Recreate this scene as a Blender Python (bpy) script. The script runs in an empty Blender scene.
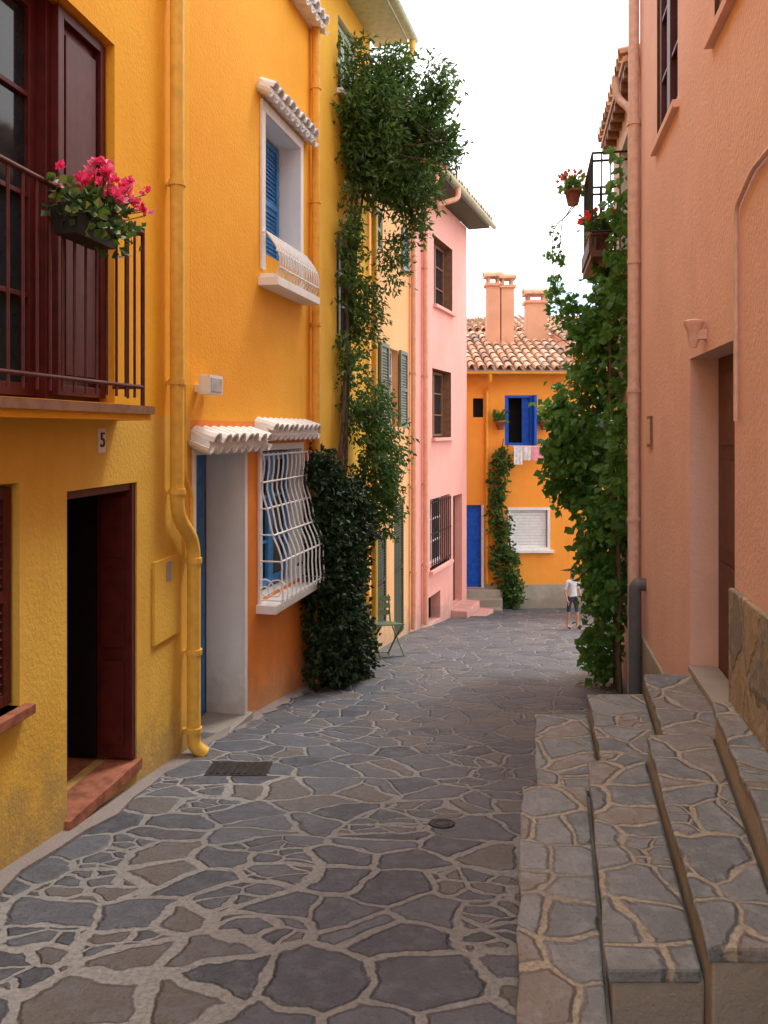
import bpy, math, random
from mathutils import Vector, Matrix
random.seed(7)
scene=bpy.context.scene
R=random.random
def U(a,b): return a+(b-a)*random.random()

# ------------------------------------------------------------ materials
def new_mat(name):
    m=bpy.data.materials.new(name); m.use_nodes=True
    nt=m.node_tree; nt.nodes.clear()
    return m,nt
def nd(nt,t,**kw):
    n=nt.nodes.new(t)
    for k,v in kw.items(): setattr(n,k,v)
    return n
def c4(c): return (c[0],c[1],c[2],1)
def mixc(nt,fac,a,b,blend='MIX'):
    n=nt.nodes.new('ShaderNodeMix'); n.data_type='RGBA'; n.blend_type=blend
    for sock,v in ((n.inputs[0],fac),(n.inputs[6],a),(n.inputs[7],b)):
        if isinstance(v,(int,float)): sock.default_value=v
        elif isinstance(v,tuple): sock.default_value=c4(v)
        else: nt.links.new(v,sock)
    return n.outputs[2]
def math_(nt,op,a,b=0.0,c=0.0,clamp=False):
    n=nt.nodes.new('ShaderNodeMath'); n.operation=op; n.use_clamp=clamp
    for i,v in enumerate((a,b,c)):
        if isinstance(v,(int,float)): n.inputs[i].default_value=v
        else: nt.links.new(v,n.inputs[i])
    return n.outputs[0]
def ramp(nt,fac,lo,hi,a=0.0,b=1.0):
    n=nt.nodes.new('ShaderNodeMapRange'); n.interpolation_type='SMOOTHSTEP'
    nt.links.new(fac,n.inputs[0])
    n.inputs[1].default_value=lo; n.inputs[2].default_value=hi
    n.inputs[3].default_value=a; n.inputs[4].default_value=b
    return n.outputs[0]
def noise(nt,vec,scale,detail=4,rough=.55):
    n=nd(nt,'ShaderNodeTexNoise'); n.inputs['Scale'].default_value=scale
    n.inputs['Detail'].default_value=detail; n.inputs['Roughness'].default_value=rough
    nt.links.new(vec,n.inputs['Vector']); return n
def finish(nt,col,rough=.8,height=None,bs=.3,dist=.01,metal=0,spec=.3,rsock=None):
    p=nd(nt,'ShaderNodeBsdfPrincipled'); o=nd(nt,'ShaderNodeOutputMaterial')
    if isinstance(col,tuple): p.inputs['Base Color'].default_value=c4(col)
    else: nt.links.new(col,p.inputs['Base Color'])
    p.inputs['Roughness'].default_value=rough; p.inputs['Metallic'].default_value=metal
    p.inputs['Specular IOR Level'].default_value=spec
    if rsock is not None: nt.links.new(rsock,p.inputs['Roughness'])
    if height is not None:
        b=nd(nt,'ShaderNodeBump'); b.inputs['Strength'].default_value=bs; b.inputs['Distance'].default_value=dist
        nt.links.new(height,b.inputs['Height']); nt.links.new(b.outputs[0],p.inputs['Normal'])
    nt.links.new(p.outputs[0],o.inputs[0]); return p
def plaster(name,col,col2,grime=(.25,.2,.15),bs=.35,rough=.85,sc=34):
    m,nt=new_mat(name); tc=nd(nt,'ShaderNodeTexCoord'); v=tc.outputs['Object']
    big=noise(nt,v,.9,3,.6); med=noise(nt,v,5,4,.65); fine=noise(nt,v,sc,4,.62)
    mp=nd(nt,'ShaderNodeMapping'); mp.inputs['Scale'].default_value=(5,5,.6); nt.links.new(v,mp.inputs[0])
    st=noise(nt,mp.outputs[0],1,3,.6)
    c=mixc(nt,ramp(nt,big.outputs[0],.35,.65),col,col2)
    c=mixc(nt,ramp(nt,st.outputs[0],.52,.78,0,.2),c,tuple(x*.62 for x in col))
    c=mixc(nt,ramp(nt,med.outputs[0],.45,.75,0,.35),c,tuple(min(1,x*1.12+.03) for x in col2))
    c=mixc(nt,ramp(nt,fine.outputs[0],.55,.8,0,.25),c,tuple(x*.6 for x in col))
    s=nd(nt,'ShaderNodeSeparateXYZ'); nt.links.new(v,s.inputs[0])
    h=math_(nt,'ADD',math_(nt,'MULTIPLY',s.outputs[1],.13),math_(nt,'ADD',s.outputs[2],1.7))
    g=ramp(nt,math_(nt,'ADD',h,math_(nt,'MULTIPLY',math_(nt,'SUBTRACT',med.outputs[0],.5),1.1)),.0,.6,.7,0)
    c=mixc(nt,g,c,grime)
    finish(nt,c,rough,fine.outputs[0],bs,.014); return m
def paint(name,col,rough=.5,var=.15,metal=0,bs=.15,scale=12):
    m,nt=new_mat(name); tc=nd(nt,'ShaderNodeTexCoord'); v=tc.outputs['Object']
    n=noise(nt,v,scale,4,.6)
    c=mixc(nt,ramp(nt,n.outputs[0],.35,.7,0,1),col,tuple(x*(1-var*2) for x in col))
    finish(nt,c,rough,n.outputs[0] if bs>.1 else None,bs,.004,metal); return m
def crazy(name,scale,stoneA,stoneB,stoneC,mortar,mw,off=0.0,warp=.12,rough=.7,near=False,small=.30,wob=.07):
    m,nt=new_mat(name); tc=nd(nt,'ShaderNodeTexCoord'); v=tc.outputs['Object']
    wn=noise(nt,v,1.7,2); wn2=noise(nt,v,8,3,.6)
    def scaled(sock,k):
        sub=nd(nt,'ShaderNodeVectorMath',operation='SUBTRACT'); nt.links.new(sock,sub.inputs[0]); sub.inputs[1].default_value=(.5,.5,.5)
        sc=nd(nt,'ShaderNodeVectorMath',operation='SCALE'); nt.links.new(sub.outputs[0],sc.inputs[0]); sc.inputs['Scale'].default_value=k
        return sc.outputs[0]
    a1=nd(nt,'ShaderNodeVectorMath',operation='ADD'); nt.links.new(v,a1.inputs[0]); nt.links.new(scaled(wn.outputs['Color'],warp*2.4),a1.inputs[1])
    a2=nd(nt,'ShaderNodeVectorMath',operation='ADD'); nt.links.new(a1.outputs[0],a2.inputs[0]); nt.links.new(scaled(wn2.outputs['Color'],wob),a2.inputs[1])
    mp=nd(nt,'ShaderNodeMapping'); mp.inputs['Location'].default_value=(off,off*1.7,0); mp.inputs['Scale'].default_value=(1,1.2,.6)
    nt.links.new(a2.outputs[0],mp.inputs[0])
    dim='3D' if name.startswith('wall') else '2D'
    big=noise(nt,v,.8,2); fine=noise(nt,v,42,4,.7); med=noise(nt,v,10,4,.65)
    if near:
        s=nd(nt,'ShaderNodeSeparateXYZ'); nt.links.new(v,s.inputs[0])
        yy=math_(nt,'ADD',s.outputs[1],math_(nt,'MULTIPLY',big.outputs[0],3.0))
        wk=ramp(nt,yy,4.4,9.0,1.0,.36)
    def layer(scl,mwid):
        ve=nd(nt,'ShaderNodeTexVoronoi'); ve.voronoi_dimensions=dim; ve.feature='DISTANCE_TO_EDGE'
        vc=nd(nt,'ShaderNodeTexVoronoi'); vc.voronoi_dimensions=dim; vc.feature='F1'
        for n in (ve,vc): n.inputs['Scale'].default_value=scl; nt.links.new(mp.outputs[0],n.inputs['Vector'])
        sep=nd(nt,'ShaderNodeSeparateColor'); nt.links.new(vc.outputs['Color'],sep.inputs[0])
        edge=math_(nt,'ADD',ve.outputs['Distance'],math_(nt,'MULTIPLY',math_(nt,'SUBTRACT',med.outputs[0],.5),.10))
        w=math_(nt,'ADD',mwid*.55,math_(nt,'MULTIPLY',sep.outputs[1],mwid*1.1))
        if near: w=math_(nt,'MULTIPLY',w,wk)
        return math_(nt,'SUBTRACT',edge,w),sep
    d1,s1=layer(scale,mw); d2,s2=layer(scale*1.9,mw*1.1)
    sel=ramp(nt,s1.outputs[2],small,small+.001)
    dA=math_(nt,'MINIMUM',d2,d1)
    def mixf(f,a,b):
        n=nt.nodes.new('ShaderNodeMix'); n.data_type='FLOAT'; nt.links.new(f,n.inputs[0]); nt.links.new(a,n.inputs[2]); nt.links.new(b,n.inputs[3]); return n.outputs[0]
    d=mixf(sel,dA,d1); r1=mixf(sel,s2.outputs[0],s1.outputs[0]); r2=mixf(sel,s2.outputs[1],s1.outputs[1])
    fac=ramp(nt,d,-.012,.014)
    c=mixc(nt,r1,stoneA,stoneB)
    c=mixc(nt,ramp(nt,r2,.70,.80),c,stoneC)
    c=mixc(nt,ramp(nt,med.outputs[0],.42,.72,0,.5),c,tuple(x*1.5 for x in stoneB))
    c=mixc(nt,ramp(nt,fine.outputs[0],.5,.72,0,.45),c,tuple(x*.5 for x in stoneA))
    mc=mixc(nt,ramp(nt,fine.outputs[0],.35,.7),mortar,tuple(x*.6 for x in mortar))
    mc=mixc(nt,ramp(nt,big.outputs[0],.4,.65,0,.5),mc,tuple(x*.58 for x in mortar))
    c=mixc(nt,fac,mc,c)
    h=math_(nt,'ADD',ramp(nt,d,-.02,.06),math_(nt,'ADD',math_(nt,'MULTIPLY',med.outputs[0],.7),math_(nt,'MULTIPLY',fine.outputs[0],.4)))
    rs=math_(nt,'SUBTRACT',rough+.2,math_(nt,'MULTIPLY',fac,.33))
    finish(nt,c,rough,h,.85,.024,spec=.5,rsock=rs); return m
def rndmat(name,ca,cb,cc=None,rough=.6,trans=0.0,scale=0):
    m,nt=new_mat(name); at=nd(nt,'ShaderNodeAttribute'); at.attribute_name='rnd'
    c=mixc(nt,at.outputs['Fac'],ca,cb)
    if cc: c=mixc(nt,ramp(nt,at.outputs['Fac'],.86,.92),c,cc)
    h=None
    if scale:
        tc=nd(nt,'ShaderNodeTexCoord'); n=noise(nt,tc.outputs['Object'],scale,4); h=n.outputs[0]
        c=mixc(nt,ramp(nt,h,.4,.7,0,.5),c,tuple(x*.55 for x in ca))
    if trans:
        p=nd(nt,'ShaderNodeBsdfPrincipled'); nt.links.new(c,p.inputs['Base Color']); p.inputs['Roughness'].default_value=rough
        p.inputs['Specular IOR Level'].default_value=.35
        t=nd(nt,'ShaderNodeBsdfTranslucent'); nt.links.new(mixc(nt,.5,c,tuple(min(1,x*1.8) for x in cb)),t.inputs[0])
        mx=nd(nt,'ShaderNodeMixShader'); mx.inputs[0].default_value=trans
        nt.links.new(p.outputs[0],mx.inputs[1]); nt.links.new(t.outputs[0],mx.inputs[2])
        o=nd(nt,'ShaderNodeOutputMaterial'); nt.links.new(mx.outputs[0],o.inputs[0])
    else: finish(nt,c,rough,h,.3,.01)
    return m

M={}
M['yel_up']=plaster('plaster_golden',(.90,.47,.025),(.87,.42,.02),(.45,.25,.06))
M['yel_lo']=plaster('plaster_yellow',(.82,.53,.09),(.74,.44,.06),(.33,.25,.13),bs=.45)
M['ora_up']=plaster('plaster_amber',(.92,.43,.03),(.90,.39,.025),(.4,.2,.06))
M['ora_lo']=plaster('plaster_burnt_orange',(.86,.28,.04),(.80,.24,.035),(.4,.22,.12))
M['yel2']=plaster('plaster_yellow_b',(.90,.52,.06),(.86,.46,.05))
M['peach']=plaster('plaster_peach',(.88,.50,.24),(.85,.45,.20),(.4,.3,.2))
M['pink']=plaster('plaster_pink',(.88,.44,.39),(.86,.40,.34),(.45,.3,.26))
M['orange']=plaster('plaster_orange',(.92,.36,.05),(.90,.32,.045),(.4,.3,.2))
M['rpink']=plaster('plaster_salmon',(.82,.53,.45),(.77,.48,.40),(.46,.34,.27),bs=.5)
M['chim']=plaster('plaster_chimney',(.66,.36,.22),(.58,.31,.19),(.4,.3,.2))
M['cream']=plaster('plaster_cream',(.8,.6,.5),(.75,.54,.44))
M['white']=plaster('white_render',(.82,.80,.77),(.76,.73,.69),(.5,.46,.4),bs=.2)
M['dado']=plaster('grey_dado',(.42,.37,.30),(.35,.31,.25))
M['concrete']=plaster('concrete',(.42,.37,.30),(.33,.29,.25),(.30,.27,.24),bs=.7)
M['kerb']=plaster('kerb_cement',(.30,.26,.24),(.22,.19,.18),(.22,.19,.18),bs=.7)
M['maroon']=paint('maroon_wood',(.10,.014,.012),.45)
M['rail']=paint('rail_iron',(.12,.03,.028),.5)
M['blue']=paint('blue_wood',(.07,.29,.68),.5)
M['blue2']=paint('cobalt_wood',(.01,.11,.62),.5)
M['wpaint']=paint('white_paint',(.82,.81,.80),.45,.06)
M['greensh']=paint('greygreen_wood',(.22,.25,.20),.6)
M['bluesh']=paint('greyblue_wood',(.28,.36,.4),.6)
M['dkgreen']=paint('darkgreen_wood',(.05,.07,.045),.6)
M['brown']=paint('brown_wood',(.12,.04,.022),.5)
M['brownlt']=paint('oak_wood',(.28,.14,.08),.6)
M['black']=paint('black_iron',(.02,.02,.022),.5)
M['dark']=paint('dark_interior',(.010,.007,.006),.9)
M['glass']=paint('window_glass',(.02,.025,.03),.06,bs=.02)
M['lens']=paint('lamp_lens',(.45,.44,.42),.2,bs=.02)
M['terra']=paint('terracotta_sill',(.38,.14,.08),.6,.25)
M['pipeY']=paint('pipe_golden',(.86,.52,.09),.45,.08)
M['pipeO']=paint('pipe_orange',(.86,.42,.05),.45,.08)
M['pipeP']=paint('pipe_peach',(.84,.44,.30),.45,.08)
M['pipeR']=paint('pipe_salmon',(.74,.5,.42),.45,.1)
M['pipeG']=paint('pipe_grey',(.12,.13,.15),.35,.1)
M['gutter']=paint('gutter_sage',(.5,.6,.42),.4,.1)
M['chair']=paint('chair_green',(.16,.22,.12),.5)
M['tile']=rndmat('roof_tile',(.60,.32,.19),(.72,.52,.38),(.33,.24,.2),.8,scale=9)
M['bark']=paint('bark',(.13,.09,.06),.9,.3,bs=.6)
M['leafA']=rndmat('leaf_climber',(.028,.075,.016),(.085,.165,.03),(.22,.26,.06),.45,.28)
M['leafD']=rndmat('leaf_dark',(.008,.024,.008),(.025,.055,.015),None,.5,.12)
M['leafV']=rndmat('leaf_vine',(.04,.12,.022),(.11,.25,.045),(.22,.34,.07),.4,.35)
M['petal']=rndmat('petal_pink',(.9,.03,.14),(.95,.10,.28),(.95,.3,.5),.5,.3)
M['petalR']=rndmat('petal_red',(.75,.02,.03),(.85,.05,.05),None,.5,.2)
M['iron']=paint('cast_iron',(.07,.065,.065),.5,.3,metal=.6,bs=.6,scale=30)
M['hill']=paint('hill_haze',(.42,.55,.66),1,.05,bs=0,scale=.004)
M['cloth_w']=paint('cloth_white',(.75,.75,.78),.9)
M['cloth_p']=paint('cloth_pink',(.85,.33,.42),.9)
M['skin']=paint('skin',(.55,.3,.2),.5,.05)
M['hair']=paint('hair',(.05,.03,.02),.6)
M['denim']=paint('denim',(.05,.07,.13),.9)
M['street']=crazy('street_paving',3.0,(.046,.054,.072),(.10,.11,.135),(.115,.105,.10),(.30,.295,.29),.078,near=True,small=.22)
M['steps']=crazy('step_paving',3.3,(.14,.155,.17),(.24,.25,.26),(.22,.19,.17),(.44,.39,.31),.036,off=3.3,small=.10,wob=.05)
M['wallstone']=crazy('wall_stone',3.6,(.26,.20,.13),(.40,.31,.2),(.2,.19,.17),(.44,.36,.27),.05,off=1.3)
M['ground']=plaster('ground_earth',(.3,.27,.22),(.22,.2,.15),(.25,.22,.18))

# ------------------------------------------------------------ mesh builder
class MB:
    def __init__(s): s.v=[];s.f=[];s.m=[];s.r=[];s.mats=[];s.sm=[]
    def mi(s,k):
        if k not in s.mats: s.mats.append(k)
        return s.mats.index(k)
    def add(s,vs,fs,k,r=None,smooth=False):
        b=len(s.v); s.v+= [tuple(x) for x in vs]; i=s.mi(k); rr=R() if r is None else r
        for f in fs: s.f.append([b+j for j in f]); s.m.append(i); s.r.append(rr); s.sm.append(smooth)
    def hexa(s,p,k,r=None):
        s.add(p,[(3,2,1,0),(4,5,6,7),(0,1,5,4),(1,2,6,5),(2,3,7,6),(3,0,4,7)],k,r)
    def box(s,x0,x1,y0,y1,z0,z1,k,r=None):
        s.hexa([(x0,y0,z0),(x1,y0,z0),(x1,y1,z0),(x0,y1,z0),(x0,y0,z1),(x1,y0,z1),(x1,y1,z1),(x0,y1,z1)],k,r)
    def wbox(s,W,t0,t1,o0,o1,z0,z1,k,r=None):
        s.hexa([W.P(t0,o0,z0),W.P(t0,o1,z0),W.P(t1,o1,z0),W.P(t1,o0,z0),W.P(t0,o0,z1),W.P(t0,o1,z1),W.P(t1,o1,z1),W.P(t1,o0,z1)],k,r)
    def tube(s,pts,r,k,n=8,smooth=True,rr=None):
        pts=[Vector(p) for p in pts]; u=None; vs=[]
        rad=r if isinstance(r,(list,tuple)) else [r]*len(pts)
        for i,p in enumerate(pts):
            t=(pts[min(i+1,len(pts)-1)]-pts[max(i-1,0)]).normalized()
            if u is None:
                ref=Vector((0,0,1)) if abs(t.z)<.9 else Vector((1,0,0))
                u=t.cross(ref).normalized()
            else:
                u=(u-t*u.dot(t)); u=u.normalized() if u.length>1e-6 else t.orthogonal().normalized()
            w=t.cross(u)
            for j in range(n):
                a=2*math.pi*j/n; vs.append(p+(u*math.cos(a)+w*math.sin(a))*rad[i])
        fs=[]
        for i in range(len(pts)-1):
            for j in range(n):
                a=i*n+j;b=i*n+(j+1)%n; fs.append((a,b,b+n,a+n))
        s.add(vs,fs,k,rr,smooth)
        L=(len(pts)-1)*n
        s.add(vs[:n],[tuple(range(n))[::-1]],k,rr); s.add(vs[L:],[tuple(range(n))],k,rr)
    def lathe(s,c,prof,k,n=14,smooth=True,r=None):
        vs=[];fs=[]
        for (rad,z) in prof:
            for j in range(n):
                a=2*math.pi*j/n; vs.append((c[0]+rad*math.cos(a),c[1]+rad*math.sin(a),c[2]+z))
        for i in range(len(prof)-1):
            for j in range(n):
                a=i*n+j;b=i*n+(j+1)%n; fs.append((a,b,b+n,a+n))
        s.add(vs,fs,k,r,smooth); s.add(vs[:n],[tuple(range(n))[::-1]],k,r); s.add(vs[-n:],[tuple(range(n))],k,r)
    def halfpipe(s,p0,p1,up,r0,r1,k,th=.012,n=6,rr=None,inv=False):
        p0=Vector(p0);p1=Vector(p1);t=(p1-p0).normalized();up=Vector(up);up=(up-t*up.dot(t)).normalized();w=t.cross(up)
        if inv: up=-up
        vs=[]
        for (p,r) in ((p0,r0),(p1,r1)):
            for q in (r,r-th):
                for j in range(n+1):
                    a=math.pi*j/n; vs.append(p+w*(math.cos(a)*q)+up*(math.sin(a)*q))
        N=n+1; fs=[]
        for j in range(n):
            fs+=[(j,j+1,2*N+j+1,2*N+j),(N+j,3*N+j,3*N+j+1,N+j+1),(j,N+j,N+j+1,j+1),(2*N+j,2*N+j+1,3*N+j+1,3*N+j)]
        fs+=[(0,2*N,3*N,N),(n,N+n,3*N+n,2*N+n)]
        s.add(vs,fs,k,rr)
    def leaf(s,p,d,size,wid,k,r=None,fold=.25):
        d=d.normalized(); q=Vector((U(-1,1),U(-1,1),U(-1,1))); sd=d.cross(q)
        if sd.length<1e-4: return
        sd.normalize(); nn=sd.cross(d)
        a=p; b=p+d*size*.45+sd*size*wid+nn*size*fold*wid; c=p+d*size-nn*size*.08; e=p+d*size*.45-sd*size*wid+nn*size*fold*wid
        s.add([a,b,c,e],[(0,1,2),(0,2,3)],k,r)
    def obj(s,name,parent=None,bevel=0,recalc=True):
        me=bpy.data.meshes.new(name); me.from_pydata(s.v,[],s.f)
        for k in s.mats: me.materials.append(M[k])
        me.polygons.foreach_set('material_index',s.m)
        me.polygons.foreach_set('use_smooth',s.sm)
        at=me.attributes.new('rnd','FLOAT','FACE'); at.data.foreach_set('value',s.r)
        me.update()
        o=bpy.data.objects.new(name,me); scene.collection.objects.link(o)
        if bevel:
            md=o.modifiers.new('bev','BEVEL'); md.width=bevel; md.segments=2; md.limit_method='ANGLE'; md.angle_limit=.7
        if parent is not None:
            o.parent=parent; o.matrix_parent_inverse=Matrix.Translation(-Vector(parent.location))
        return o
def empty(name,loc):
    e=bpy.data.objects.new(name,None); scene.collection.objects.link(e); e.location=loc; e.empty_display_size=.2; return e
class Wall:
    def __init__(s,O,V,side):
        s.O=Vector((O[0],O[1]));s.V=Vector((V[0],V[1])); v=s.V.normalized(); s.n=Vector((v.y,-v.x))*side
    def P(s,t,off,z):
        p=s.O+s.V*t+s.n*off; return Vector((p.x,p.y,z))
def G(y): return -1.7-.13*max(-6,min(22,y))

def facade(mb,W,t0,t1,z0,z1,bands,ops,flip=False):
    ts=sorted(set([t0,t1]+[o[0] for o in ops]+[o[1] for o in ops]))
    zs=sorted(set([z0,z1]+[o[2] for o in ops]+[o[3] for o in ops]+[b[0] for b in bands if z0<b[0]<z1]))
    for i in range(len(ts)-1):
        for j in range(len(zs)-1):
            tc=(ts[i]+ts[i+1])/2; zc=(zs[j]+zs[j+1])/2
            if any(o[0]<tc<o[1] and o[2]<zc<o[3] for o in ops): continue
            k=[b[1] for b in bands if zc<b[0]][0]
            mb.add([W.P(ts[i],0,zs[j]),W.P(ts[i+1],0,zs[j]),W.P(ts[i+1],0,zs[j+1]),W.P(ts[i],0,zs[j+1])],[(0,1,2,3)],k)
    for (a,b,c,d,dep,k) in ops:
        q=[(a,c),(b,c),(b,d),(a,d)]
        for i in range(4):
            p,r=q[i],q[(i+1)%4]
            mb.add([W.P(p[0],0,p[1]),W.P(r[0],0,r[1]),W.P(r[0],-dep,r[1]),W.P(p[0],-dep,p[1])],[(0,1,2,3)],k)
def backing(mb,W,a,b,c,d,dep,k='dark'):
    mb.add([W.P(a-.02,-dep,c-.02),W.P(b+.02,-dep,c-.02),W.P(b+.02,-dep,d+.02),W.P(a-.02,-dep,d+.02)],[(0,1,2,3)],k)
def frame(mb,W,a,b,c,d,o,w,th,k):
    mb.wbox(W,a,a+w,o-th,o,c,d,k); mb.wbox(W,b-w,b,o-th,o,c,d,k)
    mb.wbox(W,a+w,b-w,o-th,o,c,c+w,k); mb.wbox(W,a+w,b-w,o-th,o,d-w,d,k)
def glazed(mb,W,a,b,c,d,o,k,rows=3,w=.05):
    frame(mb,W,a,b,c,d,o,w,.05,k)
    m=(a+b)/2; mb.wbox(W,m-w*.8,m+w*.8,o-.04,o+.005,c+w,d-w,k)
    for i in range(1,rows):
        z=c+(d-c)*i/rows; mb.wbox(W,a+w,m-w*.8,o-.035,o-.005,z-.014,z+.014,k); mb.wbox(W,m+w*.8,b-w,o-.035,o-.005,z-.014,z+.014,k)
    mb.add([W.P(a,o-.03,c),W.P(b,o-.03,c),W.P(b,o-.03,d),W.P(a,o-.03,d)],[(0,1,2,3)],'glass')
def shutter(mb,W,a,b,c,d,o,k,th=.035,slats=True):
    w=.06
    mb.wbox(W,a,a+w,o,o+th,c,d,k); mb.wbox(W,b-w,b,o,o+th,c,d,k)
    for z in (c,(c+d)/2-w/2,d-w): mb.wbox(W,a+w,b-w,o,o+th,z,z+w,k)
    mb.wbox(W,a+w,b-w,o+.002,o+.01,c+w,d-w,k)
    if slats:
        z=c+w+.03
        while z<d-w-.02:
            if abs(z-(c+d)/2)>.05:
                p=[W.P(a+w,o+.01,z),W.P(b-w,o+.01,z),W.P(b-w,o+th-.005,z-.022),W.P(a+w,o+th-.005,z-.022)]
                mb.add(p,[(0,1,2,3)],k)
            z+=.045
def sill(mb,W,a,b,z,k,off=.08,th=.06,inn=.1): mb.wbox(W,a,b,-inn,off,z-th,z,k)
def hood(mb,W,a,b,z,off,k='wpaint',pitch=.15,r=.075,drop=.10):
    n=max(2,int(round((b-a)/pitch))); p=(b-a)/n
    for i in range(n):
        t=a+p*(i+.5)
        mb.halfpipe(W.P(t,-.01,z-.03),W.P(t,off+U(-.01,.01),z-drop+U(-.006,.006)),(0,0,1),r*.95,r*1.02,k,.018)
    for i in range(n+1):
        t=a+p*i
        mb.halfpipe(W.P(t,-.01,z-.07),W.P(t,off*.93,z-drop-.04),(0,0,1),r*.8,r*.8,k,.015,inv=True)
    mb.hexa([W.P(a,0,z-drop-.04),W.P(a,off*.8,z-drop-.04),W.P(b,off*.8,z-drop-.04),W.P(b,0,z-drop-.04),
             W.P(a,0,z+.0),W.P(a,off*.8,z-drop*.9),W.P(b,off*.8,z-drop*.9),W.P(b,0,z+.0)],k)
def shell(mb,W,t0,t1,depth,z0,z1,k,roof=True):
    A,B,C,D=[W.P(t0,0,0),W.P(t1,0,0),W.P(t1,-depth,0),W.P(t0,-depth,0)]
    def q(a,b): mb.add([(a.x,a.y,z0),(b.x,b.y,z0),(b.x,b.y,z1),(a.x,a.y,z1)],[(0,1,2,3)],k)
    q(B,C);q(C,D);q(D,A)
def roof_slab(mb,W,t0,t1,depth,z,over,rise,k='tile'):
    mb.hexa([W.P(t0,over,z),W.P(t1,over,z),W.P(t1,-depth,z+rise),W.P(t0,-depth,z+rise),
             W.P(t0,over,z+.06),W.P(t1,over,z+.06),W.P(t1,-depth,z+rise+.06),W.P(t0,-depth,z+rise+.06)],k)
def roof_tiles(mb,W,t0,t1,depth,z,over,rise,pitch=.21,row=.4):
    n=int((t1-t0)*W.V.length/pitch); L=math.hypot(depth+over,rise); rows=max(1,int(L/row))
    def pt(t,s,dz=0):
        return W.P(t,over-(depth+over)*s,z+.06+rise*s+dz)
    for i in range(n+1):
        t=t0+(t1-t0)*i/n
        for j in range(rows):
            s0=j/rows; s1=min(1,(j+1.25)/rows)
            jt=U(-.015,.015)
            mb.halfpipe(pt(t+jt,s0+U(-.006,.006),.045+U(-.012,.012)),pt(t,s1,.02),(0,0,1),.095,.075,'tile',.014,5)
def arc(p0,p1,p2,n=5):
    p0,p1,p2=Vector(p0),Vector(p1),Vector(p2)
    return [p0*(1-t)**2+p1*2*t*(1-t)+p2*t*t for t in [i/n for i in range(n+1)]]
def pipe(mb,pts,r,k,bend=.08):
    P=[Vector(p) for p in pts]; out=[P[0]]
    for i in range(1,len(P)-1):
        a=(P[i-1]-P[i]);b=(P[i+1]-P[i]); bb=min(bend,a.length*.45,b.length*.45)
        out+=arc(P[i]+a.normalized()*bb,P[i],P[i]+b.normalized()*bb)
    out.append(P[-1]); mb.tube(out,r,k,12)
def collars(mb,W,t,off,zs,r,k):
    for z in zs:
        mb.tube([W.P(t,off,z-.02),W.P(t,off,z+.02)],r*1.22,k,12)
        mb.wbox(W,t-.012,t+.012,0,off,z-.01,z+.01,k)

# ------------------------------------------------------------ ground
mb=MB()
ys=[-300,-60,-6]+[i for i in range(-4,23,2)]+[60,200,900]
xs=[-400,-60,-10,0,10,60,400]
vs=[(x,y,G(y)-.06) for y in ys for x in xs]; n=len(xs)
mb.add(vs,[(i*n+j,i*n+j+1,(i+1)*n+j+1,(i+1)*n+j) for i in range(len(ys)-1) for j in range(n-1)],'ground')
mb.obj('ground')
mb=MB(); ys=[-6+.5*i for i in range(57)]; xs=[-3.2+.4*i for i in range(36)]
def SH(x,y): return G(y)+.012*math.sin(x*1.7+y*.6)+.008*math.sin(y*1.9-x)
vs=[(x,y,SH(x,y)+.006) for y in ys for x in xs]; n=len(xs)
mb.add(vs,[(i*n+j,i*n+j+1,(i+1)*n+j+1,(i+1)*n+j) for i in range(len(ys)-1) for j in range(n-1)],'street',smooth=True)
mb.obj('cobblestone_street')

# ------------------------------------------------------------ walls
W1=Wall((-2.55,0),(.16,1),1); W2=Wall((-3.01,0),(.2316,1),1); W2b=Wall((-3.355,0),(.268,1),1)
W3=Wall((-3.11,0),(.247,1),1); W4=Wall((-4.63,0),(.351,1),1); W5=Wall((0,19.3),(1,.02),1)
WR=Wall((1.145,0),(.175,1),-1)

# ===== yellow house (left foreground)
E=empty('yellow_house',(-3.5,3,-2)); mb=MB()
ops=[(2.9,4.22,-1.42,-.27,.22,'yel_lo'),(4.665,5.53,-2.225,-.35,.28,'yel_lo'),(3.45,5.22,.17,2.45,.25,'ora_up'),(.6,1.8,.17,2.45,.25,'ora_up'),(.6,1.6,-2.0,-.3,.25,'yel_lo')]
facade(mb,W1,-5,6.43,-3,7,[(.1,'yel_lo'),(8,'yel_up')],ops); shell(mb,W1,-5,6.43,5,-3,7,'yel_up')
mb.obj('walls',E)
mb=MB(); roof_slab(mb,W1,-5,6.43,5,7,.4,1.2); mb.obj('roof',E)
mb=MB()
backing(mb,W1,2.9,4.22,-1.42,-.27,.22)
shutter(mb,W1,3.56,4.2,-1.4,-.29,-.07,'maroon'); shutter(mb,W1,2.92,3.55,-1.4,-.29,-.07,'maroon')
sill(mb,W1,2.85,4.27,-1.42,'terra',.06,.05,.07)
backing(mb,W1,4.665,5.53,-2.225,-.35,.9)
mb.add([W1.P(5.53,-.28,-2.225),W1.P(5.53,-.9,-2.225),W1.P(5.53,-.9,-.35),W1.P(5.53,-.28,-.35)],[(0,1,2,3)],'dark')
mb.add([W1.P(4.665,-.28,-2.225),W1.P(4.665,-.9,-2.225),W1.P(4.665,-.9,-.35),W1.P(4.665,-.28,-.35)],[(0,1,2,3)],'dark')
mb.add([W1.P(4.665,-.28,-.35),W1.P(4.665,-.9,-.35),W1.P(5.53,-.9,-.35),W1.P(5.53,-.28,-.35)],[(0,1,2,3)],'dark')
mb.add([W1.P(4.665,-.28,-2.22),W1.P(4.665,-.9,-2.22),W1.P(5.53,-.9,-2.22),W1.P(5.53,-.28,-2.22)],[(0,1,2,3)],'terra')
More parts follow.
